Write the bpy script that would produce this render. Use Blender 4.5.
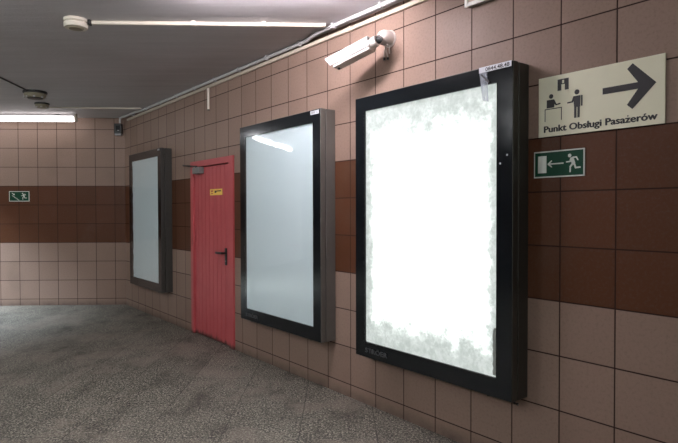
import bpy, bmesh, math, random
from mathutils import Matrix, Vector
from math import sin, cos, pi
random.seed(7)
C = bpy.context.scene
for o in list(bpy.data.objects): bpy.data.objects.remove(o)

T = 0.30                      # tile module in metres
CAMH = 1.501
# ---------------------------------------------------------------- camera
cd = bpy.data.cameras.new('camera'); cam = bpy.data.objects.new('camera', cd); C.collection.objects.link(cam)
cd.sensor_width = 36; cd.lens = 556.4/678*36; cd.clip_start = 0.05
cam.matrix_world = Matrix.Translation((0, 0, CAMH)) @ Matrix.Rotation(pi/2-0.0194, 4, 'X') @ Matrix.Rotation(-0.0023, 4, 'Z')
C.camera = cam
# ---------------------------------------------------------------- world and exposure
w = bpy.data.worlds.new('world'); C.world = w; w.use_nodes = True
w.node_tree.nodes['Background'].inputs[0].default_value = (0.75, 0.85, 1, 1)
w.node_tree.nodes['Background'].inputs[1].default_value = 0.15
C.view_settings.view_transform = 'Standard'; C.view_settings.look = 'None'
C.view_settings.exposure = 0.4; C.view_settings.gamma = 1
TUBE_L = 4.2                 # radiance of the fluorescent lamps
TUBE_LEFT = 24.0
TUBE_NEAR = 72.0
TUBE_ADDED = 66.0
BOX_L = 2.6                   # radiance of the lit poster box

# ---------------------------------------------------------------- frames of the two seen walls
TH = 0.6654; TB = -0.0424
FR = Matrix.Translation((4.6262*T, 9.2972*T, 0)) @ Matrix.Rotation(TH-pi/2, 4, 'Z')     # x to the right along the wall, y into it
FB = Matrix.Translation((-11.9547*T, 29.6982*T, 0)) @ Matrix.Rotation(-TB, 4, 'Z')
CEIL = 2.988
FLOOR_R = 3.344

# ---------------------------------------------------------------- materials
class N:
    def __init__(s, name):
        s.m = bpy.data.materials.new(name); s.m.use_nodes = True
        s.t = s.m.node_tree; s.b = s.t.nodes['Principled BSDF']; s.out = s.t.nodes['Material Output']
    def n(s, typ, **k):
        x = s.t.nodes.new(typ)
        for a, v in k.items(): setattr(x, a, v)
        return x
    def l(s, a, b): s.t.links.new(a, b)
    def put(s, sock, v):
        if hasattr(v, 'is_output'): s.l(v, sock)
        else: sock.default_value = v
    def math(s, op, a, b=0.0, c=0.0):
        x = s.n('ShaderNodeMath', operation=op)
        s.put(x.inputs[0], a); s.put(x.inputs[1], b); s.put(x.inputs[2], c)
        return x.outputs[0]
    def mix(s, f, a, b, blend='MIX'):
        x = s.n('ShaderNodeMix', data_type='RGBA', blend_type=blend)
        s.put(x.inputs[0], f); s.put(x.inputs[6], a); s.put(x.inputs[7], b)
        return x.outputs[2]
    def coord(s): return s.n('ShaderNodeTexCoord').outputs['Object']
    def scale(s, v, sc):
        x = s.n('ShaderNodeMapping'); s.l(v, x.inputs[0]); x.inputs['Scale'].default_value = sc
        return x.outputs[0]
    def noise(s, v, sc, det=3, rough=.5):
        x = s.n('ShaderNodeTexNoise'); s.l(v, x.inputs['Vector']); x.inputs['Scale'].default_value = sc
        x.inputs['Detail'].default_value = det; x.inputs['Roughness'].default_value = rough
        return x.outputs['Fac']
    def ramp(s, f, stops):
        x = s.n('ShaderNodeValToRGB'); s.l(f, x.inputs[0]); e = x.color_ramp.elements
        while len(e) < len(stops): e.new(0.5)
        for i, (p, c) in enumerate(stops): e[i].position = p; e[i].color = c if len(c) == 4 else (*c, 1)
        return x.outputs[0]
    def sm(s, v, a, b):
        x = s.n('ShaderNodeMapRange', interpolation_type='SMOOTHSTEP'); s.put(x.inputs[0], v)
        x.inputs[1].default_value = a; x.inputs[2].default_value = b
        return x.outputs[0]
    def bump(s, h, st=.3, d=.01):
        x = s.n('ShaderNodeBump'); s.l(h, x.inputs['Height']); x.inputs['Strength'].default_value = st
        x.inputs['Distance'].default_value = d; return x.outputs[0]

def plain(name, col, rough=.5, metal=0, var=.08, sc=14, spec=.5):
    q = N(name); v = q.coord(); f = q.noise(v, sc, 4)
    a = tuple(c*(1-var) for c in col)+(1,); b = tuple(min(1, c*(1+var)) for c in col)+(1,)
    q.l(q.mix(f, a, b), q.b.inputs['Base Color'])
    q.l(q.math('MULTIPLY_ADD', f, .12, rough-.06), q.b.inputs['Roughness'])
    q.b.inputs['Metallic'].default_value = metal
    q.b.inputs['Specular IOR Level'].default_value = spec
    return q.m

def tile_mat():
    q = N('glazed_tile'); v = q.coord()
    sp = q.n('ShaderNodeSeparateXYZ'); q.l(v, sp.inputs[0])
    u = q.math('DIVIDE', sp.outputs[0], T)
    r = q.math('SUBTRACT', q.math('DIVIDE', sp.outputs[2], T), FLOOR_R)
    def edge(x): return q.math('SUBTRACT', .5, q.math('ABSOLUTE', q.math('SUBTRACT', q.math('FRACT', x), .5)))
    d = q.math('MINIMUM', edge(u), edge(r))
    tile = q.sm(d, .009, .015)                 # 0 in the joint, 1 on the tile
    cell = q.n('ShaderNodeCombineXYZ'); q.l(q.math('FLOOR', u), cell.inputs[0]); q.l(q.math('FLOOR', r), cell.inputs[1])
    wn = q.n('ShaderNodeTexWhiteNoise', noise_dimensions='3D'); q.l(cell.outputs[0], wn.inputs[0])
    band = q.math('MULTIPLY', q.math('GREATER_THAN', r, 0.0), q.math('LESS_THAN', r, 3.0))
    fine = q.noise(v, 60, 6, .7); big = q.noise(v, 1.7, 4)
    beige = q.mix(wn.outputs[0], (.250, .172, .133, 1), (.284, .198, .155, 1))
    brown = q.mix(wn.outputs[0], (.080, .029, .012, 1), (.094, .034, .015, 1))
    q.b.inputs['Specular IOR Level'].default_value = .2
    col = q.mix(band, beige, brown)
    col = q.mix(q.math('MULTIPLY', q.sm(fine, .45, .75), .35), col, (.10, .075, .06, 1))
    col = q.mix(q.math('MULTIPLY', q.sm(big, .5, .8), .30), col, (.12, .085, .065, 1))
    foot = q.math('MULTIPLY', q.math('SUBTRACT', 1, q.sm(sp.outputs[2], 0.0, .10)), q.math('MULTIPLY', q.noise(v, 9, 5), .9))
    col = q.mix(foot, col, (.05, .04, .032, 1))      # patchy darker tone towards the floor
    col = q.mix(tile, (.030, .014, .011, 1), col)
    q.l(col, q.b.inputs['Base Color'])
    q.l(q.mix(tile, (.9, .9, .9, 1), q.mix(fine, (.36, .36, .36, 1), (.52, .52, .52, 1))), q.b.inputs['Roughness'])
    # each tile sits at its own tiny angle
    sub = q.n('ShaderNodeVectorMath', operation='SUBTRACT'); q.l(wn.outputs[1], sub.inputs[0]); sub.inputs[1].default_value = (.5, .5, .5)
    fu = q.math('SUBTRACT', q.math('FRACT', u), .5); fr = q.math('SUBTRACT', q.math('FRACT', r), .5)
    s2 = q.n('ShaderNodeSeparateXYZ'); q.l(sub.outputs[0], s2.inputs[0])
    tilt = q.math('ADD', q.math('MULTIPLY', fu, s2.outputs[0]), q.math('MULTIPLY', fr, s2.outputs[1]))
    h = q.math('ADD', q.math('MULTIPLY', tile, .6), q.math('MULTIPLY', tilt, .5))
    h = q.math('ADD', h, q.math('MULTIPLY', fine, .05))
    q.l(q.bump(h, .6, .004), q.b.inputs['Normal'])
    return q.m

def floor_mat():
    q = N('stone_slabs'); v = q.coord()
    sp = q.n('ShaderNodeSeparateXYZ'); q.l(v, sp.inputs[0])
    u = q.math('DIVIDE', q.math('ADD', sp.outputs[0], .27), .52)
    col_i = q.math('FLOOR', u)
    y = q.math('ADD', q.math('DIVIDE', q.math('SUBTRACT', sp.outputs[1], 6.26), 1.3), q.math('MULTIPLY', q.math('FLOORED_MODULO', q.math('ADD', col_i, 4), 2), .5))
    def edge(x): return q.math('SUBTRACT', .5, q.math('ABSOLUTE', q.math('SUBTRACT', q.math('FRACT', x), .5)))
    dj = q.math('MINIMUM', q.math('MULTIPLY', edge(u), .52), q.math('MULTIPLY', edge(y), 1.3))
    joint = q.math('SUBTRACT', 1, q.sm(dj, .0015, .005))
    cell = q.n('ShaderNodeCombineXYZ'); q.l(col_i, cell.inputs[0]); q.l(q.math('FLOOR', y), cell.inputs[1])
    wn = q.n('ShaderNodeTexWhiteNoise', noise_dimensions='3D'); q.l(cell.outputs[0], wn.inputs[0])
    speck = q.noise(v, 70, 3, .85); mid = q.noise(v, 13, 6, .75); big = q.noise(v, 1.1, 6, .7); streak = q.noise(q.scale(v, (1.6, .8, 1)), 2.4, 6, .7)
    col = q.mix(wn.outputs[0], (.038, .035, .027, 1), (.056, .051, .041, 1))
    col = q.mix(q.sm(speck, .50, .57), col, (.44, .42, .34, 1))
    col = q.mix(q.math('MULTIPLY', q.sm(q.noise(v, 38, 3, .85), .52, .60), .85), col, (.008, .007, .006, 1))
    col = q.mix(q.math('MULTIPLY', q.sm(mid, .50, .66), .45), col, (.20, .18, .15, 1))
    col = q.mix(q.math('MULTIPLY', q.sm(streak, .45, .72), .70), col, (.024, .019, .015, 1))
    col = q.mix(q.math('MULTIPLY', q.sm(big, .48, .60), .50), col, (.22, .19, .155, 1))
    col = q.mix(q.math('MULTIPLY', joint, .75), col, (.012, .010, .008, 1))
    q.l(col, q.b.inputs['Base Color'])
    q.l(q.math('ADD', q.math('MULTIPLY', mid, .35), q.math('MULTIPLY_ADD', streak, .3, .30)), q.b.inputs['Roughness'])
    q.l(q.bump(q.math('ADD', q.math('MULTIPLY', speck, .4), q.math('MULTIPLY', joint, -.6)), .5, .004), q.b.inputs['Normal'])
    return q.m

def ceil_mat():
    q = N('painted_concrete'); v = q.coord()
    st = q.noise(q.scale(v, (.35, 5, 1)), 2.2, 6, .65); big = q.noise(v, .8, 5, .6); fine = q.noise(v, 45, 4, .7)
    col = q.mix(st, (.39, .375, .38, 1), (.60, .575, .585, 1))
    col = q.mix(q.math('MULTIPLY', q.sm(big, .45, .75), .35), col, (.36, .34, .33, 1))
    q.l(q.mix(q.math('MULTIPLY', q.sm(fine, .55, .8), .3), col, (.70, .68, .66, 1)), q.b.inputs['Base Color'])
    q.b.inputs['Roughness'].default_value = .75
    q.l(q.bump(q.math('ADD', st, q.math('MULTIPLY', fine, .3)), .45, .01), q.b.inputs['Normal'])
    return q.m

def red_mat():
    q = N('red_paint'); v = q.coord(); sp = q.n('ShaderNodeSeparateXYZ'); q.l(v, sp.inputs[0])
    f = q.noise(v, 5, 5); g = q.noise(q.scale(v, (1, 1, .25)), 30, 4)
    col = q.mix(f, (.40, .066, .072, 1), (.50, .095, .100, 1))
    rust = q.math('MULTIPLY', q.math('SUBTRACT', 1, q.sm(q.math('ADD', sp.outputs[2], q.math('MULTIPLY', g, -.10)), -.04, .02)), .9)
    col = q.mix(q.math('MULTIPLY', q.sm(g, .6, .8), .25), col, (.20, .03, .03, 1))
    q.l(q.mix(rust, col, (.05, .022, .016, 1)), q.b.inputs['Base Color'])
    q.b.inputs['Roughness'].default_value = .42
    q.l(q.bump(g, .15, .003), q.b.inputs['Normal'])
    return q.m

def emit(name, col, s):
    q = N(name); q.b.inputs['Base Color'].default_value = (*[.8*c for c in col], 1); q.b.inputs['Roughness'].default_value = .4
    f = q.noise(q.coord(), 6, 2)
    q.l(q.mix(f, (*[c*.97 for c in col], 1), (*col, 1)), q.b.inputs['Emission Color']); q.b.inputs['Emission Strength'].default_value = s
    return q.m

def glass_mat():
    q = N('clear_glazing'); tr = q.n('ShaderNodeBsdfTransparent'); gl = q.n('ShaderNodeBsdfGlossy'); gl.inputs['Roughness'].default_value = .035
    tr.inputs[0].default_value = (.97, .985, .98, 1)
    geo = q.n('ShaderNodeNewGeometry'); dp = q.n('ShaderNodeVectorMath', operation='DOT_PRODUCT'); mx = q.n('ShaderNodeMixShader')
    q.l(geo.outputs['Incoming'], dp.inputs[0]); q.l(geo.outputs['Normal'], dp.inputs[1])
    g = q.math('SUBTRACT', 1, q.math('ABSOLUTE', dp.outputs['Value']))
    v = q.coord(); b = q.bump(q.noise(q.scale(v, (1, 1, .5)), 2.2, 1), .12, .02)
    q.l(b, gl.inputs['Normal'])
    q.l(q.math('MULTIPLY_ADD', q.math('POWER', g, 5), .96, .03), mx.inputs[0]); q.l(tr.outputs[0], mx.inputs[1]); q.l(gl.outputs[0], mx.inputs[2]); q.l(mx.outputs[0], q.out.inputs[0])
    return q.m

def panel_lit():
    # backlit opal sheet, clean in the middle, damp mottling and dust towards its edges
    q = N('backlit_sheet'); v = q.coord(); sp = q.n('ShaderNodeSeparateXYZ'); q.l(v, sp.inputs[0])
    hw, z0, z1 = .5725, .115, 1.80
    dx = q.math('SUBTRACT', hw, q.math('ABSOLUTE', sp.outputs[0]))
    db = q.math('MULTIPLY', q.math('SUBTRACT', sp.outputs[2], z0), .95); dt = q.math('MULTIPLY', q.math('SUBTRACT', z1, sp.outputs[2]), .85)
    d = q.math('MINIMUM', q.math('MULTIPLY', dx, 2.4), q.math('MINIMUM', db, dt))
    n1 = q.noise(v, 7, 8, .72); n2 = q.noise(v, 26, 5, .7)
    e = q.math('ADD', d, q.math('MULTIPLY', q.math('SUBTRACT', n1, .5), .55))
    e = q.math('ADD', e, q.math('MULTIPLY', q.math('SUBTRACT', n2, .5), .10))
    clean = q.math('POWER', q.sm(e, -.04, .32), 3.0)
    dirt = q.mix(q.sm(n2, .35, .65), (.66, .72, .68, 1), (.97, 1.0, .98, 1))
    col = q.mix(clean, dirt, (1, 1, 1, 1))
    q.b.inputs['Base Color'].default_value = (.25, .27, .26, 1); q.b.inputs['Roughness'].default_value = .6
    q.l(col, q.b.inputs['Emission Color'])
    q.l(q.math('MULTIPLY_ADD', clean, BOX_L-.52, .52), q.b.inputs['Emission Strength'])
    return q.m

def tape_mat():
    q = N('clear_tape'); q.b.inputs['Base Color'].default_value = (.55, .60, .68, 1); q.b.inputs['Roughness'].default_value = .25
    q.l(q.math('MULTIPLY_ADD', q.noise(q.scale(q.coord(), (60, 1, 4)), 1, 3), .5, .12), q.b.inputs['Alpha'])
    return q.m

def sheet_mat(name, a, b):
    q = N(name); v = q.coord(); f = q.noise(q.scale(v, (1, 1, .4)), 2.5, 4); g = q.noise(v, 30, 5, .7)
    col = q.mix(f, a, b)
    q.l(q.mix(q.math('MULTIPLY', q.sm(g, .62, .8), .25), col, (.60, .64, .66, 1)), q.b.inputs['Base Color'])
    q.b.inputs['Roughness'].default_value = .55
    q.l(q.bump(f, .3, .01), q.b.inputs['Normal'])
    return q.m

M = dict(
    tile=tile_mat(), floor=floor_mat(), ceil=ceil_mat(), red=red_mat(), glass=glass_mat(),
    tube=emit('lamp_light', (1, .93, .93), TUBE_L), tube_left=emit('lamp_light_cool', (.95, .96, 1), TUBE_LEFT), lit=panel_lit(), tube_near=emit('lamp_light_near', (1, .90, .97), TUBE_NEAR), tube_added=emit('lamp_light_added', (.96, .99, 1), TUBE_ADDED),
    sheet=sheet_mat('blank_sheet', (.77, .88, .94, 1), (.83, .93, .97, 1)),
    steel=plain('dark_steel', (.070, .068, .058), .42, .3, .2), steel2=plain('grey_brown_steel', (.145, .138, .122), .5, .2, .12),
    steel3=plain('worn_brown_steel', (.048, .046, .040), .5, .2, .2),
    black=plain('black_glass_border', (.006, .008, .010), .12), rubber=plain('black_plastic', (.012, .012, .012), .4),
    white=plain('white_enamel', (.42, .42, .42), .6), mount=plain('dusty_white', (.58, .53, .49), .5, 0, .12), bright=plain('lit_white_paint', (.85, .84, .80), .4), cream=plain('cream_paint', (.62, .57, .48), .45, 0, .06),
    beigep=plain('beige_plate', (.62, .50, .38), .5), greyp=plain('grey_plastic', (.33, .34, .35), .4),
    oldwhite=plain('yellowed_plastic', (.50, .46, .36), .5, 0, .15), olive=plain('olive_plastic', (.26, .235, .165), .45, 0, .25),
    pipe=plain('conduit_plastic', (.54, .54, .54), .8, 0, .08), pipec=plain('cream_trunking', (.55, .49, .40), .45, 0, .1),
    logo=plain('worn_grey_print', (.075, .08, .085), .5), label=plain('pale_sticker', (.62, .64, .68), .4, 0, .12),
    ink=plain('dark_print', (.016, .014, .016), .5), signbg=plain('sign_ivory', (.75, .73, .55), .45, 0, .05),
    green=plain('safety_green', (.001, .048, .022), .5, 0, .1, 14, .25), pale=plain('pale_print', (.62, .66, .60), .45, 0, .04),
    yellow=plain('yellow_sticker', (.90, .66, .12), .4), rededge=plain('red_print', (.45, .06, .03), .5),
    closer=plain('grey_casting', (.20, .21, .20), .4, .4), dirty=plain('dusty_strip', (.33, .34, .31), .7, 0, .3),
    tape=tape_mat(),
)

# ---------------------------------------------------------------- mesh helpers
class MB:
    def __init__(s): s.bm = bmesh.new()
    def box(s, x0, x1, y0, y1, z0, z1, bev=0, mat=None, seg=2):
        t = bmesh.new(); bmesh.ops.create_cube(t, size=1)
        for v in t.verts: v.co = Vector(((x0+x1)/2+v.co.x*(x1-x0), (y0+y1)/2+v.co.y*(y1-y0), (z0+z1)/2+v.co.z*(z1-z0)))
        if bev: bmesh.ops.bevel(t, geom=t.edges[:], offset=bev, segments=seg, affect='EDGES', profile=.5)
        return s._add(t, mat)
    def _add(s, t, mat=None):
        if mat is not None: bmesh.ops.transform(t, matrix=mat, verts=t.verts)
        bmesh.ops.recalc_face_normals(t, faces=t.faces)
        me = bpy.data.meshes.new('t'); t.to_mesh(me); t.free(); s.bm.from_mesh(me); bpy.data.meshes.remove(me); return s
    def lathe(s, prof, n=32, mat=None):           # profile of (radius, z)
        t = bmesh.new(); rings = []
        for r, z in prof:
            rings.append([t.verts.new((r*cos(2*pi*i/n), r*sin(2*pi*i/n), z)) for i in range(n)])
        for a, b in zip(rings, rings[1:]):
            for i in range(n): t.faces.new((a[i], a[(i+1) % n], b[(i+1) % n], b[i]))
        if prof[0][0] > 1e-6: t.faces.new(rings[0])
        if prof[-1][0] > 1e-6: t.faces.new(rings[-1])
        bmesh.ops.remove_doubles(t, verts=t.verts, dist=1e-6)
        return s._add(t, mat)
    def tube(s, pts, r, n=10):
        t = bmesh.new(); pts = [Vector(p) for p in pts]; rings = []; up = None
        for i, p in enumerate(pts):
            d = (pts[min(i+1, len(pts)-1)]-pts[max(i-1, 0)]).normalized()
            if up is None: up = d.orthogonal().normalized()
            up = (up-d*up.dot(d)).normalized(); sd = d.cross(up)
            rings.append([t.verts.new(p+r*(cos(2*pi*j/n)*up+sin(2*pi*j/n)*sd)) for j in range(n)])
        for a, b in zip(rings, rings[1:]):
            for j in range(n): t.faces.new((a[j], a[(j+1) % n], b[(j+1) % n], b[j]))
        t.faces.new(rings[0]); t.faces.new(rings[-1])
        return s._add(t)
    def prism(s, poly, y0, y1, mat=None):          # polygon in x,z extruded along y
        t = bmesh.new(); vs = [t.verts.new((x, y0, z)) for x, z in poly]; f = t.faces.new(vs)
        r = bmesh.ops.extrude_face_region(t, geom=[f])
        for g in r['geom']:
            if isinstance(g, bmesh.types.BMVert): g.co.y = y1
        return s._add(t, mat)
    def slab(s, poly, z0, z1):
        t = bmesh.new(); vs = [t.verts.new((x, y, z0)) for x, y in poly]; f = t.faces.new(vs)
        r = bmesh.ops.extrude_face_region(t, geom=[f])
        for g in r['geom']:
            if isinstance(g, bmesh.types.BMVert): g.co.z = z1
        return s._add(t)
    def disc(s, x, z, r, y0, y1, n=24): return s.prism([(x+r*cos(2*pi*i/n), z+r*sin(2*pi*i/n)) for i in range(n)], y0, y1)
    def stroke(s, a, b, wd, y0, y1, cap=True):     # thick line between two points of the x,z plane
        a = Vector(a); b = Vector(b); d = (b-a).normalized(); n = Vector((-d.y, d.x))*wd/2
        s.prism([tuple(a+n), tuple(b+n), tuple(b-n), tuple(a-n)], y0, y1)
        if cap: s.disc(a.x, a.y, wd/2, y0, y1, 12); s.disc(b.x, b.y, wd/2, y0, y1, 12)
        return s
    def build(s, name, mat, parent=None, smooth=False, mw=None):
        me = bpy.data.meshes.new(name); s.bm.to_mesh(me); s.bm.free(); me.materials.append(mat)
        if smooth:
            for p in me.polygons: p.use_smooth = True
            me.set_sharp_from_angle(angle=math.radians(38))
        o = bpy.data.objects.new(name, me); C.collection.objects.link(o)
        if parent: o.parent = parent
        if mw is not None: o.matrix_world = mw
        return o

def tag(o, label, cat, group=None):
    o['label'] = label; o['category'] = cat
    if group: o['group'] = group
    return o
def root(name, frame, loc, label, cat, group=None):
    o = bpy.data.objects.new(name, None); C.collection.objects.link(o); o.empty_display_size = .1
    o.matrix_world = frame @ Matrix.Translation(loc)
    return tag(o, label, cat, group)
def struct(name, mb, mat, mw=None):
    o = mb.build(name, mat, mw=mw); o['kind'] = 'structure'; return o
def text(name, s, mat, parent, x0, x1, z0, z1, y, bold=0.0, depth=.0008, fat=0):
    """flat raised lettering; baseline and cap height fitted to z0..z1, width to x0..x1"""
    cu = bpy.data.curves.new(name, 'FONT'); cu.body = s; cu.size = 1; cu.extrude = .004; cu.offset = bold; cu.resolution_u = 3
    t = bpy.data.objects.new(name, cu); C.collection.objects.link(t)
    dg = bpy.context.evaluated_depsgraph_get(); me = bpy.data.meshes.new_from_object(t.evaluated_get(dg))
    bpy.data.objects.remove(t); bpy.data.curves.remove(cu)
    xs = [v.co.x for v in me.vertices]; a, b = min(xs), max(xs); cap = .73
    sx = (x1-x0)/(b-a); sz = (z1-z0)/cap; sy = depth/.008
    for v in me.vertices:
        x, yy, zz = v.co; v.co = (x0+(x-a)*sx, y-zz*sy, z0+yy*sz)
    if fat:                                        # heavier strokes: the glyphs repeated a hair apart
        b_ = bmesh.new(); b_.from_mesh(me)
        for dx, dz in ((fat, 0), (-fat, 0), (0, fat*.5), (0, -fat*.5)):
            n_ = len(b_.verts); b_.from_mesh(me); b_.verts.ensure_lookup_table()
            for v in b_.verts[n_:]: v.co.x += dx; v.co.z += dz; v.co.y -= dx*.02+dz*.05
        b_.to_mesh(me); b_.free()
    me.name = name; me.materials.clear(); me.materials.append(mat)
    o = bpy.data.objects.new(name, me); C.collection.objects.link(o); o.parent = parent
    return o

# ---------------------------------------------------------------- setting
cornR = -25.962*T
corner = FR @ Vector((cornR, 0, 0))
XL, YR = -12.5, -6.0
rear_x = (YR-9.2972*T)/(-cos(TH)); rear = FR @ Vector((rear_x, 0, 0))
cl = FB.inverted() @ corner
backL = FB @ Vector(((XL-FB.translation.x)/cos(-TB), 0, 0))
poly = [(XL, YR), (rear.x, rear.y), (corner.x, corner.y), (backL.x, backL.y)]
grow = [(XL-.2, YR-.2), (rear.x+.3, rear.y-.2), (corner.x+.1, corner.y+.25), (backL.x-.2, backL.y+.2)]
struct('floor', MB().slab(grow, -.2, 0), M['floor'])
struct('ceiling', MB().slab(grow, CEIL, CEIL+.2), M['ceil'])
DX0, DX1, DZ1 = -5.14, -4.12, 2.045
wr = MB()
wr.box(cornR-.05, DX0, 0, .2, 0, CEIL); wr.box(DX1, rear_x, 0, .2, 0, CEIL); wr.box(DX0, DX1, 0, .2, DZ1, CEIL)
struct('wall_right', wr, M['tile'], FR)
bx0 = (XL-FB.translation.x)/cos(-TB)
struct('wall_back', MB().box(bx0, cl.x, 0, .2, 0, CEIL), M['tile'], FB)
struct('wall_left', MB().box(0, 16, 0, .2, 0, CEIL), M['tile'], Matrix.Translation((XL, YR-.3, 0)) @ Matrix.Rotation(pi/2, 4, 'Z'))
struct('wall_rear', MB().box(-22, 0, 0, .2, 0, CEIL), M['tile'], Matrix.Translation((XL-.1, YR, 0)) @ Matrix.Rotation(pi, 4, 'Z'))

# ---------------------------------------------------------------- fluorescent lamps
def lamp(frame, loc, L, label, group, mat, hang=.05):
    """loc: right end of the lamp under the ceiling; the lamp runs along -x"""
    t = root('fluorescent_lamp', frame, loc, label, 'ceiling lamp', group)
    h = -hang
    R_ = .042; pr = [(0, 0), (.022, .002), (.034, .010), (R_, .024), (R_, L-.024), (.034, L-.010), (.022, L-.002), (0, L)]
    MB().lathe(pr, 24, Matrix.Translation((0, 0, h-.012)) @ Matrix.Rotation(-pi/2, 4, 'Y')).build('diffuser_tube', mat, t, True)
    MB().box(-L, 0, -.028, .028, h+.030, h+.046, .004).build('lamp_tray', M['greyp'], t)
    for x in (-.002, -L-.018):
        MB().box(x, x+.020, -.02, .02, h-.032, h+.046, .005).build('end_cap', M['rubber'], t)
    for x in (-.25, -L+.25):
        MB().box(x-.02, x+.02, -.02, .02, h+.05, 0, 0).build('ceiling_bracket', M['greyp'], t)
    return t
g1 = 'fluorescent lamps in a row above the back wall'
def bp(x, yoff): return (x, -yoff, CEIL)
l0 = lamp(FB, bp(-.475, .34), 1.55, 'glowing fluorescent lamp tube under the ceiling beside the back wall', None, M['tube'], .062)
MB().box(.012, .035, -.03, .03, -.11, 0, .003).build('end_bracket', M['cream'], l0)
g2 = 'fluorescent lamps left of the view'
I = Matrix.Identity(4)
for x in (-5.83, -7.12): lamp(I, (x, 7.45, CEIL), 1.12, 'fluorescent ceiling lamp left of the view, mirrored in the middle poster box', g2, M['tube_left'])
lamp(I, (.15, 3.60, CEIL), 1.25, 'fluorescent ceiling lamp just above the view, lighting the surveillance camera', None, M['tube_near'], .04)
for x, y in ((-2.6, 2.4), (-4.6, 2.4), (-1.7, -1.1), (-5.0, -2.6), (.2, -3.6)): lamp(I, (x, y, CEIL), 1.25, 'unseen ceiling lamp added behind or beside the viewer to brighten the room', 'added lamps outside the view', M['tube_added'], .09)  # unseen lamps added to raise the general room light

ad = bpy.data.lights.new('floor_patch_light', 'AREA'); ad.shape = 'RECTANGLE'; ad.size = 1.1; ad.size_y = .06; ad.energy = 130; ad.color = (.72, .85, 1); ad.spread = math.radians(100)
ao = bpy.data.objects.new('floor_patch_light', ad); C.collection.objects.link(ao); ao.location = (-6.39, 7.45, CEIL-.115)      # extra light added below the left lamp for the pale floor patch

# ---------------------------------------------------------------- poster light boxes
def poster_box(x, label, sheet, steel, W=1.36, logo=True):
    H = 1.905; hw = W/2
    t = root('poster_light_box', FR, (x, 0, .425), label, 'poster box', 'wall mounted poster boxes')
    MB().box(-hw, hw, -.095, 0, .001, H-.001, .004).box(-hw+.02, hw-.02, -.105, -.095, .02, H-.02).build('housing', steel, t)
    f = MB(); b = .03                                          # hinged front frame as a ring
    y0, y1 = -.150, -.104
    f.box(-hw, -hw+b, y0, y1, 0, H, .003).box(hw-b, hw, y0, y1, 0, H, .003).box(-hw+b, hw-b, y0, y1, 0, b, .003).box(-hw+b, hw-b, y0, y1, H-b, H, .003)
    f.build('front_frame', steel, t)
    k = MB(); px = hw-.1075; pz0, pz1 = .115, 1.80; y0, y1 = -.1525, -.1405
    k.box(-hw+.004, -px, y0, y1, .004, H-.004).box(px, hw-.004, y0, y1, .004, H-.004).box(-px, px, y0, y1, .004, pz0).box(-px, px, y0, y1, pz1, H-.004)
    k.build('black_border', M['black'], t)
    MB().box(-px-.01, px+.01, -.1395, -.130, pz0-.01, pz1+.01).build('poster_sheet', sheet, t)
    MB().box(-px-.004, px+.004, -.1585, -.1545, pz0-.004, pz1+.004).build('glass_pane', M['glass'], t)
    if logo: text('logo_lettering', 'STRÖER', M['logo'], t, -hw+.118, -hw+.352, .042, .076, -.1590, .012)
    for xx in (-hw+.18, hw-.18): MB().tube([(xx, -.12, .0), (xx, -.12, -.012)], .012, 10).build('frame_lock', M['rubber'], t)
    return t, hw
b1, hw = poster_box(-1.175, 'brightly lit blank poster box at the right, nearest the arrow sign', M['lit'], M['steel'])
# sticker with numbers, tape and a few marks on the nearest box (front plane y = -.159)
st = MB().box(hw-.225, hw-.006, -.1600, -.1588, 1.872, 1.904).build('number_sticker', M['label'], b1)
st['label'] = 'white sticker strip printed with numbers'
text('sticker_numbers', '0844.48.48', M['ink'], st, hw-.180, hw-.018, 1.877, 1.899, -.1601, .02)
tp = MB().prism([(hw-.222, 1.872), (hw-.170, 1.872), (hw-.158, 1.70), (hw-.20, 1.71)], -.1598, -.1588).build('tape_strip', M['tape'], b1)
MB().prism([(hw-.215, 1.862), (hw-.205, 1.866), (hw-.150, 1.812), (hw-.158, 1.804)], -.1604, -.1599).build('pen_stroke', M['ink'], tp)
dm = MB()
rz = .13; pts = []
for i in range(14): pts.append((hw-.135+random.uniform(-.006, .006), .125+i*.021))
dm.prism([(hw-.1085, .125)]+[(hw-.1085, .40)]+pts[::-1], -.1402, -.1397).build('peeling_edge', M['dirty'], b1)
for x_, z_ in ((-.078, 1.34), (-.032, 1.385)): MB().disc(hw+x_, z_, .006, -.1595, -.1588, 10).build('paint_spot', M['label'], b1)
MB().tube([(hw-.05, -.10, .0), (hw-.02, -.10, -.02), (hw+.004, -.10, -.012), (hw-.01, -.08, -.03), (hw-.06, -.07, -.016)], .004, 6).build('loose_wire', M['rubber'], b1)

b2, hw2 = poster_box(-2.975, 'unlit poster box with blank grey sheet, between red door and lit box', M['sheet'], M['steel2'])
s2 = MB().box(hw2-.128, hw2-.008, -.1600, -.1588, 1.862, 1.893).build('small_sticker', M['label'], b2)
MB().box(hw2-.118, hw2-.062, -.1604, -.16, 1.868, 1.887).build('print_block', M['greyp'], s2)
for z_ in (1.869, 1.880): MB().box(hw2-.052, hw2-.016, -.1604, -.16, z_, z_+.005).build('print_line', M['greyp'], s2)
for (a, b) in (((.18, .80), (.36, .73)), ((.30, .78), (.50, .77)), ((-.1, .62), (.02, .60)), ((.1, .70), (.12, .62)), ((.48, .80), (.52, .80))):
    MB().stroke(a, b, .003, -.1590, -.1586, False).build('scratch', M['label'], b2)
b3, hw3 = poster_box(-6.465, 'farthest dark poster box with blank sheet, left of the red door', M['sheet'], M['steel3'], 1.28, False)
sb = MB(); random.seed(3)
e = [(-hw3+.1085, .12+i*.06) for i in range(28)]
sb.prism(e+[(-hw3+.125+random.uniform(-.012, .012), z) for _, z in e[::-1]], -.1402, -.1397).build('frayed_sheet_edge', M['rubber'], b3)
MB().box(hw3-.09, hw3-.02, -.1600, -.1588, 1.872, 1.893).build('small_sticker', M['greyp'], b3)

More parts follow.
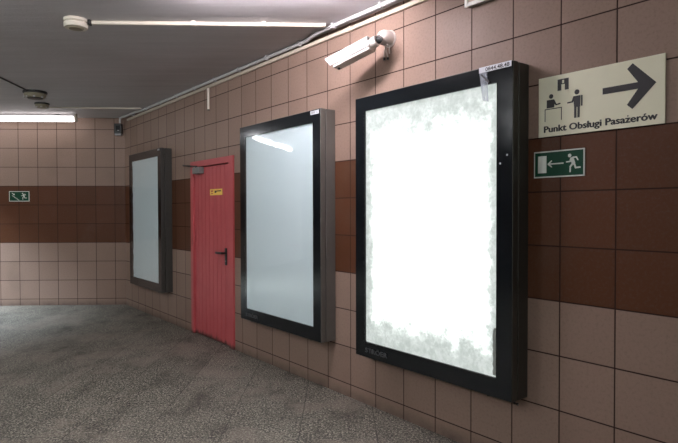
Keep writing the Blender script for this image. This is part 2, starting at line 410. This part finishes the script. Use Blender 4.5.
# ---------------------------------------------------------------- red door
d = bpy.data.objects.new('door_1', None); C.collection.objects.link(d); d['kind'] = 'structure'
d['label'] = 'red ribbed metal door in the tiled wall between two poster boxes'
ox = -4.595; d.matrix_world = FR @ Matrix.Translation((ox, 0, 0))
def ax(x): return x-ox
f = MB()
f.box(ax(-5.185), ax(-5.115), -.020, .10, 0, 2.10, .003)
f.box(ax(-4.170), ax(-4.070), -.020, .10, 0, 2.10, .003)
f.box(ax(-5.115), ax(-4.170), -.020, .10, 2.030, 2.10, .003)
f.build('door_frame', M['red'], d)
# leaf: boards with slots between them, extruded upward
MB().box(ax(-5.12), ax(-4.16), .085, .099, 0, 2.035).build('gap_shade_plate', M['rubber'], d)  # dark plate added behind the leaf, standing in for the gap's shade
lx0, lx1 = ax(-5.112), ax(-4.203); nb = 9; bw = (lx1-lx0)/nb; prof = []
for i in range(nb):
    a = lx0+i*bw
    prof += [(a, .024), (a+.004, .024), (a+.005, .006), (a+bw-.005, .006), (a+bw-.004, .024)]
prof += [(lx1, .024), (lx1, .03), (lx0, .03)]
leaf = MB().slab(prof, .012, 2.020).build('door_leaf', M['red'], d)
hd = MB().box(ax(-4.300), ax(-4.252), -.016, -.004, .900, 1.090, .005).tube([(ax(-4.272), -.01, 1.035), (ax(-4.272), -.058, 1.035)], .011, 12)
hd.tube([(ax(-4.272), -.056, 1.035), (ax(-4.31), -.060, 1.035), (ax(-4.40), -.060, 1.033), (ax(-4.435), -.052, 1.032)], .0135, 12)
h_ = hd.build('door_handle', M['rubber'], leaf, True); h_.location.y = .009; h_['label'] = 'black lever handle'
MB().disc(ax(-4.272), .945, .009, -.018, -.0155, 14).build('keyhole', M['closer'], h_)
sx = ax(-4.68)
ys = MB().box(sx, sx+.315, -.0062, -.0042, 1.682, 1.752, .001).build('yellow_sticker', M['yellow'], leaf); ys.location.y = .009
MB().prism([(sx+.125, 1.706), (sx+.165, 1.709), (sx+.17, 1.722), (sx+.285, 1.722), (sx+.285, 1.735), (sx+.125, 1.732)], -.0068, -.0062).build('sticker_print', M['ink'], ys)
MB().box(sx+.03, sx+.08, -.0068, -.0062, 1.722, 1.738).box(sx+.03, sx+.08, -.0068, -.0062, 1.697, 1.707).build('red_print', M['rededge'], ys)
dc = MB().box(ax(-5.035), ax(-4.84), -.072, -.004, 1.945, 2.022, .006).build('door_closer', M['closer'], leaf)
dc.location.y = .009; dc['label'] = 'grey door closer with black arm'
MB().tube([(ax(-4.93), -.062, 2.030), (ax(-5.15), -.075, 2.050), (ax(-5.40), -.030, 2.075)], .009, 8).tube([(ax(-4.93), -.062, 2.018), (ax(-4.93), -.062, 2.036)], .014, 10).build('closer_arm', M['rubber'], dc)
for z_ in (.3, 1.1, 1.8): MB().tube([(ax(-5.110), -.008, z_), (ax(-5.110), -.008, z_+.11)], .008, 10).build('hinge', M['red'], leaf)

def text_extent(t_):
    cu = bpy.data.curves.new('t', 'FONT'); cu.body = t_; t = bpy.data.objects.new('t', cu); C.collection.objects.link(t)
    me = bpy.data.meshes.new_from_object(t.evaluated_get(bpy.context.evaluated_depsgraph_get())); bpy.data.objects.remove(t); bpy.data.curves.remove(cu)
    xs = [v.co.x for v in me.vertices]; bpy.data.meshes.remove(me); return min(xs), max(xs)
_a, _b = text_extent('Punkt Obsługi Pasazerów'); _s = text_extent('Punkt Obsługi Pasa')[1]; _z = text_extent('Punkt Obsługi Pasaz')[1]
DOT = ((_s+_z)/2+.03-_a)/(_b-_a)
# ---------------------------------------------------------------- big direction sign  (front x .655, z .328)
s = root('direction_sign', FR, (-.101, 0, 1.906), 'ivory passenger information sign with large black arrow pointing right', 'sign')
def q(x): return x+.101
def z(v): return v-1.906
MB().box(q(-.4285), q(.2275), -.008, 0, 0, .327, .0012).build('sign_panel', M['signbg'], s)
Y0, Y1 = -.0092, -.0078
a = MB().prism([(q(-.067), z(2.119)), (q(-.067), z(2.087)), (q(.106), z(2.087)), (q(.054), z(2.017)), (q(.080), z(1.993)), (q(.189), z(2.104)), (q(.080), z(2.215)), (q(.054), z(2.192)), (q(.106), z(2.119))], Y0, Y1)
a.build('arrow', M['ink'], s)
lt = text('lettering', 'Punkt Obsługi Pasazerów', M['ink'], s, q(-.393), q(.194), z(1.930), z(1.966), -.0085, 0, .0014, .0023)
dot_x = q(-.393)+DOT*(.587)
MB().disc(dot_x, z(1.9625), .0034, -.0099, -.0085, 14).build('lettering_dot', M['ink'], lt)
ib = MB().box(q(-.314), q(-.2925), Y0, Y1, z(2.147), z(2.208)).box(q(-.272), q(-.2505), Y0, Y1, z(2.147), z(2.208))
ib.box(q(-.2925), q(-.272), Y0, Y1, z(2.202), z(2.208)).box(q(-.2925), q(-.2885), Y0, Y1, z(2.183), z(2.203)).box(q(-.276), q(-.272), Y0, Y1, z(2.183), z(2.203)).box(q(-.2925), q(-.272), Y0, Y1, z(2.179), z(2.184))
ib.build('information_symbol', M['ink'], s)
mn = MB().disc(q(-.352), z(2.124), .0125, Y0, Y1).prism([(q(-.378), z(2.106)), (q(-.334), z(2.106)), (q(-.330), z(2.090)), (q(-.334), z(2.062)), (q(-.378), z(2.062))], Y0, Y1)
mn.stroke((q(-.334), z(2.098)), (q(-.323), z(2.075)), .008, Y0, Y1).stroke((q(-.323), z(2.075)), (q(-.300), z(2.078)), .007, Y0, Y1)
mn.build('seated_person_symbol', M['ink'], s)
MB().stroke((q(-.388), z(1.989)), (q(-.388), z(2.055)), .004, Y0, Y1, False).stroke((q(-.390), z(2.056)), (q(-.289), z(2.056)), .0045, Y0, Y1, False).stroke((q(-.291), z(1.989)), (q(-.291), z(2.056)), .004, Y0, Y1, False).build('counter_symbol', M['ink'], s)
m2 = MB().disc(q(-.204), z(2.124), .0135, Y0, Y1).prism([(q(-.224), z(2.104)), (q(-.184), z(2.105)), (q(-.186), z(2.046)), (q(-.219), z(2.046))], Y0, Y1)
m2.prism([(q(-.181), z(2.105)), (q(-.173), z(2.103)), (q(-.173), z(2.048)), (q(-.181), z(2.048))], Y0, Y1)
m2.prism([(q(-.219), z(2.046)), (q(-.2055), z(2.046)), (q(-.2055), z(1.989)), (q(-.219), z(1.989))], Y0, Y1).prism([(q(-.201), z(2.046)), (q(-.188), z(2.046)), (q(-.188), z(1.989)), (q(-.201), z(1.989))], Y0, Y1)
m2.stroke((q(-.221), z(2.098)), (q(-.229), z(2.076)), .009, Y0, Y1).stroke((q(-.229), z(2.076)), (q(-.255), z(2.074)), .007, Y0, Y1)
m2.build('standing_person_symbol', M['ink'], s)
for x_, z_ in ((-.415, .315), (.215, .315), (-.415, .012), (.215, .012)): MB().disc(q(x_), z_, .004, -.0088, -.0078, 10).build('screw', M['signbg'], s)

# ---------------------------------------------------------------- exit signs
def runner(mb, cx, cz, k, Y0, Y1):
    def P(x, y): return (cx+x*k, cz+y*k)
    mb.disc(*P(-.017, .041), .0095*k, Y0, Y1)
    mb.prism([P(-.013, .030), P(.003, .033), P(.014, .002), P(.008, -.010), P(-.003, -.006), P(-.010, .012)], Y0, Y1)
    for a, b, w_ in (((-.010, .026), (-.014, .010), .008), ((-.014, .010), (-.034, .009), .007), ((.001, .030), (.020, .031), .008), ((.020, .031), (.028, .016), .007),
                     ((.001, .0), (-.013, -.017), .010), ((-.013, -.017), (-.014, -.043), .008), ((.009, -.004), (.016, -.024), .010), ((.016, -.024), (.040, -.023), .008)):
        mb.stroke(P(*a), P(*b), w_*k, Y0, Y1)
es = root('exit_sign', FR, (-.309, 0, 1.681), 'green exit sign with running figure and left arrow, below the direction sign', 'sign')
MB().box(-.148, .148, -.006, 0, 0, .146, .001).build('sign_board', M['pale'], es)
MB().box(-.141, .141, -.0068, -.0058, .007, .139).build('green_field', M['green'], es)
yy = (-.0076, -.0067)
MB().box(-.122, -.070, *yy, .026, .120).build('doorway_symbol', M['pale'], es)
MB().stroke((-.058, .074), (.031, .074), .007, *yy, False).stroke((-.060, .074), (-.040, .090), .007, *yy).stroke((-.060, .074), (-.040, .058), .007, *yy).build('arrow', M['pale'], es)
r_ = MB(); runner(r_, .083, .070, 1.02, *yy); r_.build('running_figure_symbol', M['pale'], es)
e2 = root('stairs_sign', FB, (-1.492, 0, 1.660), 'small green exit sign with stairs and running figure on far brown tiles', 'sign')
MB().box(-.157, .157, -.006, 0, 0, .162, .001).build('sign_board', M['pale'], e2)
MB().box(-.147, .147, -.0068, -.0058, .010, .152).build('green_field', M['green'], e2)
st_ = MB()
for i in range(5): st_.box(-.115+i*.022, -.093+i*.022, *yy, .088-i*.016, .094-i*.016).box(-.096+i*.022, -.090+i*.022, *yy, .076-i*.016, .094-i*.016)
st_.build('stairs_symbol', M['pale'], e2)
MB().stroke((-.108, .132), (-.080, .110), .010, *yy).prism([(-.064, .098), (-.098, .106), (-.076, .128)], *yy).build('arrow', M['pale'], e2)
r_ = MB(); runner(r_, .072, .080, 1.12, *yy); r_.build('running_figure_symbol', M['pale'], e2)

# ---------------------------------------------------------------- surveillance camera
cz = 2.750
c = root('surveillance_camera', FR, (-1.640, 0, cz), 'white surveillance camera on the tiled wall above the middle of the boxes', 'camera')
dome = MB().lathe([(.0, -.112), (.022, -.108), (.042, -.094), (.053, -.07), (.055, -.045), (.055, -.010), (.062, -.006), (.062, 0), (0, 0)], 32, Matrix.Rotation(-pi/2, 4, 'X') @ Matrix.Identity(4))
dome.build('wall_mount', M['mount'], c, True)
tip = Vector((-1.955+1.640, -.285, 2.590-cz)); rear_ = Vector((-1.632+1.640, -.19, 2.680-cz))
axv = (tip-rear_).normalized(); up = Vector((0, 0, 1)); up = (up-axv*up.dot(axv)).normalized(); sd = up.cross(axv)
# roll the housing a little so its upper shield shows
RM = Matrix(((axv.x, sd.x, up.x, rear_.x), (axv.y, sd.y, up.y, rear_.y), (axv.z, sd.z, up.z, rear_.z), (0, 0, 0, 1)))
L_ = (tip-rear_).length
J = RM @ Vector((-.06, 0, 0))
MB().tube([(-.02, -.085, -.005), tuple((Vector((-.02, -.085, -.005))+J)/2), tuple(J), tuple(RM @ Vector((-.045, 0, 0)))], .026, 16).build('ball_joint', M['rubber'], c, True)
MB().tube([tuple(RM @ Vector((-.05, 0, 0))), tuple(RM @ Vector((.02, 0, 0)))], .038, 20).build('rear_collar', M['mount'], c, True)
MB().box(.0, L_-.02, -.045, .045, -.050, .034, .008, RM).build('camera_housing', M['mount'], c)
sh = MB()
# sun shield: roof with two folded sides and a slanted front
def RV(x, y, z_): return tuple(RM @ Vector((x, y, z_)))
t = bmesh.new()
o_ = [(-.053, -.028), (-.053, .034), (-.044, .044), (.044, .044), (.053, .034), (.053, -.028)]
i_ = [(.050, -.028), (.050, .033), (.042, .041), (-.042, .041), (-.050, .033), (-.050, -.028)]
sec = o_+i_
def xf(z_): return L_+.008+(z_-.0)*.50
A = [t.verts.new(RM @ Vector((-.005, y, z_))) for y, z_ in sec]; B = [t.verts.new(RM @ Vector((xf(z_), y, z_))) for y, z_ in sec]
for i in range(len(sec)): j = (i+1) % len(sec); t.faces.new((A[i], A[j], B[j], B[i]))
for i in range(5):
    t.faces.new((A[i], A[i+1], A[10-i], A[11-i])); t.faces.new((B[i], B[i+1], B[10-i], B[11-i]))
sh._add(t); sh.build('sun_shield', M['white'], c)
MB().box(L_-.024, L_-.014, -.036, .036, -.040, .026, .002, RM).build('front_window', M['rubber'], c)
MB().box(L_-.05, L_-.035, -.01, .01, -.062, -.050, .002, RM).build('latch', M['rubber'], c)
MB().tube([(.0, -.05, -.05), (.012, -.055, -.09), (.022, -.05, -.125), (.018, -.04, -.145)], .006, 8).tube([(.01, -.05, -.05), (-.006, -.05, -.10), (-.012, -.045, -.14)], .006, 8).tube([(.018, -.05, -.04), (.040, -.045, -.08), (.036, -.04, -.12)], .005, 8).build('cable_tails', M['mount'], c, True)
MB().tube([(-.012, -.045, -.138), (-.014, -.044, -.158)], .009, 8).tube([(.018, -.04, -.143), (.017, -.04, -.160)], .009, 8).build('cable_plugs', M['rubber'], c, True)

# ---------------------------------------------------------------- white framed box at the top edge
wb = root('wall_box', FR, (-.69, 0, 2.762), 'white framed box with beige cover high on the wall, above the lit box', 'wall box')
MB().box(-.225, .225, -.030, 0, .003, .19, .003).build('housing', M['white'], wb)
f = MB(); f.box(-.235, -.212, -.042, -.030, 0, .195, .003).box(.212, .235, -.042, -.030, 0, .195, .003).box(-.212, .212, -.042, -.030, 0, .026, .003).box(-.212, .212, -.042, -.030, .172, .195, .003)
f.build('front_rim', M['bright'], wb)  # lighter white on the rim stands in for lamp light on it
MB().box(-.211, .211, -.034, -.0305, .027, .171).build('cover_plate', M['beigep'], wb)

# ---------------------------------------------------------------- pipes along the ceiling
def wr_(x, y, z_): return tuple(FR @ Vector((x, y, z_)))
p = root('conduit', FR, (-4.5, 0, CEIL-.03), 'white cable conduit clipped along the ceiling above the right wall', 'conduit')
inv = p.matrix_world.inverted()
path = [(-.2, -.105, CEIL-.022), (-2.38, -.105, CEIL-.022), (-2.50, -.085, CEIL-.022), (-2.62, -.05, CEIL-.022), (-6.85, -.05, CEIL-.022), (-7.03, -.085, CEIL-.022), (-7.60, -.095, CEIL-.022), (-7.68, -.10, CEIL-.024), (-7.70, -.10, CEIL-.06), (-7.70, -.10, CEIL-.10)]
path = [Vector(a)-Vector((-4.5, 0, CEIL-.03)) for a in path]
MB().tube(path, .0155, 12).build('pipe', M['pipe'], p, True)
for i in range(13):
    x_ = -.5-i*.56
    if x_ < -7.5: break
    y_ = -.105 if x_ > -2.4 else -.05
    MB().box(x_+4.5-.012, x_+4.5+.012, y_-.020, y_+.020, -.014, .0298, .003).build('pipe_clip', M['white'], p)
tk = root('trunking', FR, (-4.5, -.002, CEIL-.055), 'cream cable trunking at top of right wall below the conduit', 'trunking')
MB().box(-3.10, 4.4, -.026, 0, -.016, .016, .004).build('channel', M['pipec'], tk)
for x_ in (-.02, 2.4): MB().box(x_, x_+.04, -.029, 0, -.018, .018, .003).build('joint_cover', M['pipec'], tk)
sp = root('conduit_stub', FR, (-4.655, 0, 2.672), 'short cream conduit stub hanging down the wall above the red door', 'conduit')
MB().tube([(0, -.02, 0), (0, -.02, .244)], .015, 12).build('pipe', M['cream'], sp, True)
MB().tube([(0, -.02, -.012), (0, -.02, .004)], .012, 12).build('stub_end', M['rubber'], sp, True)
# ceiling conduit crossing to the near detector
yc = 4.452
cc = root('conduit', I, (-1.0, yc, CEIL), 'long cream conduit crossing the ceiling to the nearest smoke detector', 'conduit')
MB().tube([(-.920, -.090, -.018), (.50, -.035, -.018), (.85, -.015, -.018), (.90, -.015, -.016)], .016, 12).build('pipe', M['cream'], cc, True)
MB().box(-.15, -.12, -.085, -.040, -.036, 0, .003).build('pipe_clip', M['cream'], cc)
MB().box(.40, .43, -.062, -.017, -.036, 0, .003).build('pipe_clip', M['cream'], cc)
c2 = root('conduit', I, (-3.4, 7.98, CEIL), 'thin conduit on the far ceiling near the back wall lamp', 'conduit')
MB().tube([(-.80, -.05, -.012), (.56, .04, -.012)], .011, 10).build('pipe', M['cream'], c2, True)
c3 = root('cable', I, (-3.9, 6.85, CEIL), 'dark cable on the ceiling running left from the large detector', 'cable')
MB().tube([(.10, -.065, -.011), (.12, -.25, -.011), (.17, -.69, -.011), (.26, -1.5, -.011)], .0095, 8).build('cable_run', M['rubber'], c3, True)

# ---------------------------------------------------------------- detectors
def det(x, y, r, h, label, mat, m2, vents=False):
    t = root('smoke_detector', I, (x, y, CEIL), label, 'smoke detector', 'smoke detectors on the ceiling')
    MB().lathe([(0, 0), (r*.98, 0), (r, -h*.12), (r*.99, -h*.3), (r*.93, -h*.36), (0, -h*.36)], 36).build('detector_base', M['rubber'] if vents else mat, t, True)
    MB().lathe([(0, -h*.37), (r*.90, -h*.37), (r*(.93 if vents else .99), -h*.5), (r*(.80 if vents else .98), -h*.92), (r*(.72 if vents else .93), -h), (0, -h)], 36).build('detector_cap', mat, t, True)
    MB().lathe([(0, -h*1.0), (r*.66, -h*1.0), (r*.60, -h*1.10), (0, -h*1.12)], 30).build('sensor_disc', m2, t, True)
    if vents:
        for i in range(8):
            a_ = 2*pi*(i+.5)/8; MB().box(-.012, .012, -.006, .006, -h*1.04, -h*.86, .002, Matrix.Rotation(a_, 4, 'Z') @ Matrix.Translation((0, r*.86, 0))).build('bright_tab', M['white'], t)
    return t
det(-2.035, 4.34, .088, .068, 'cream round smoke detector nearest the viewer, joined to long ceiling conduit', M['cream'], M['olive'])
MB().box(-1.944, -1.925, 4.335, 4.375, CEIL-.042, CEIL-.0005, .004).build('conduit_socket', M['rubber'], None)
o = bpy.data.objects['conduit_socket']; m_ = o.matrix_world.copy(); o.parent = cc; o.matrix_parent_inverse = cc.matrix_world.inverted()
det(-3.77, 6.94, .138, .080, 'large olive round smoke detector, left of centre on the ceiling', M['olive'], M['rubber'], True)
det(-4.08, 7.68, .095, .062, 'small olive smoke detector on the ceiling closest to the back wall lamp', M['olive'], M['olive'], True)

# ---------------------------------------------------------------- box in the far corner
jb = root('junction_box', FB, (.085, 0, 2.705), 'small black box high in the far corner below the conduit', 'junction box')
MB().box(-.055, .055, -.085, 0, .025, .185, .006).build('housing', M['rubber'], jb)
MB().box(-.030, .038, -.089, -.085, .060, .150, .003).build('black_window', M['black'], jb)
MB().box(-.050, .050, -.08, -.01, 0, .024, .004).build('bottom_cover', M['greyp'], jb)
MB().box(-.004, .026, -.0925, -.089, .070, .080, .001).build('pale_mark', M['white'], jb)
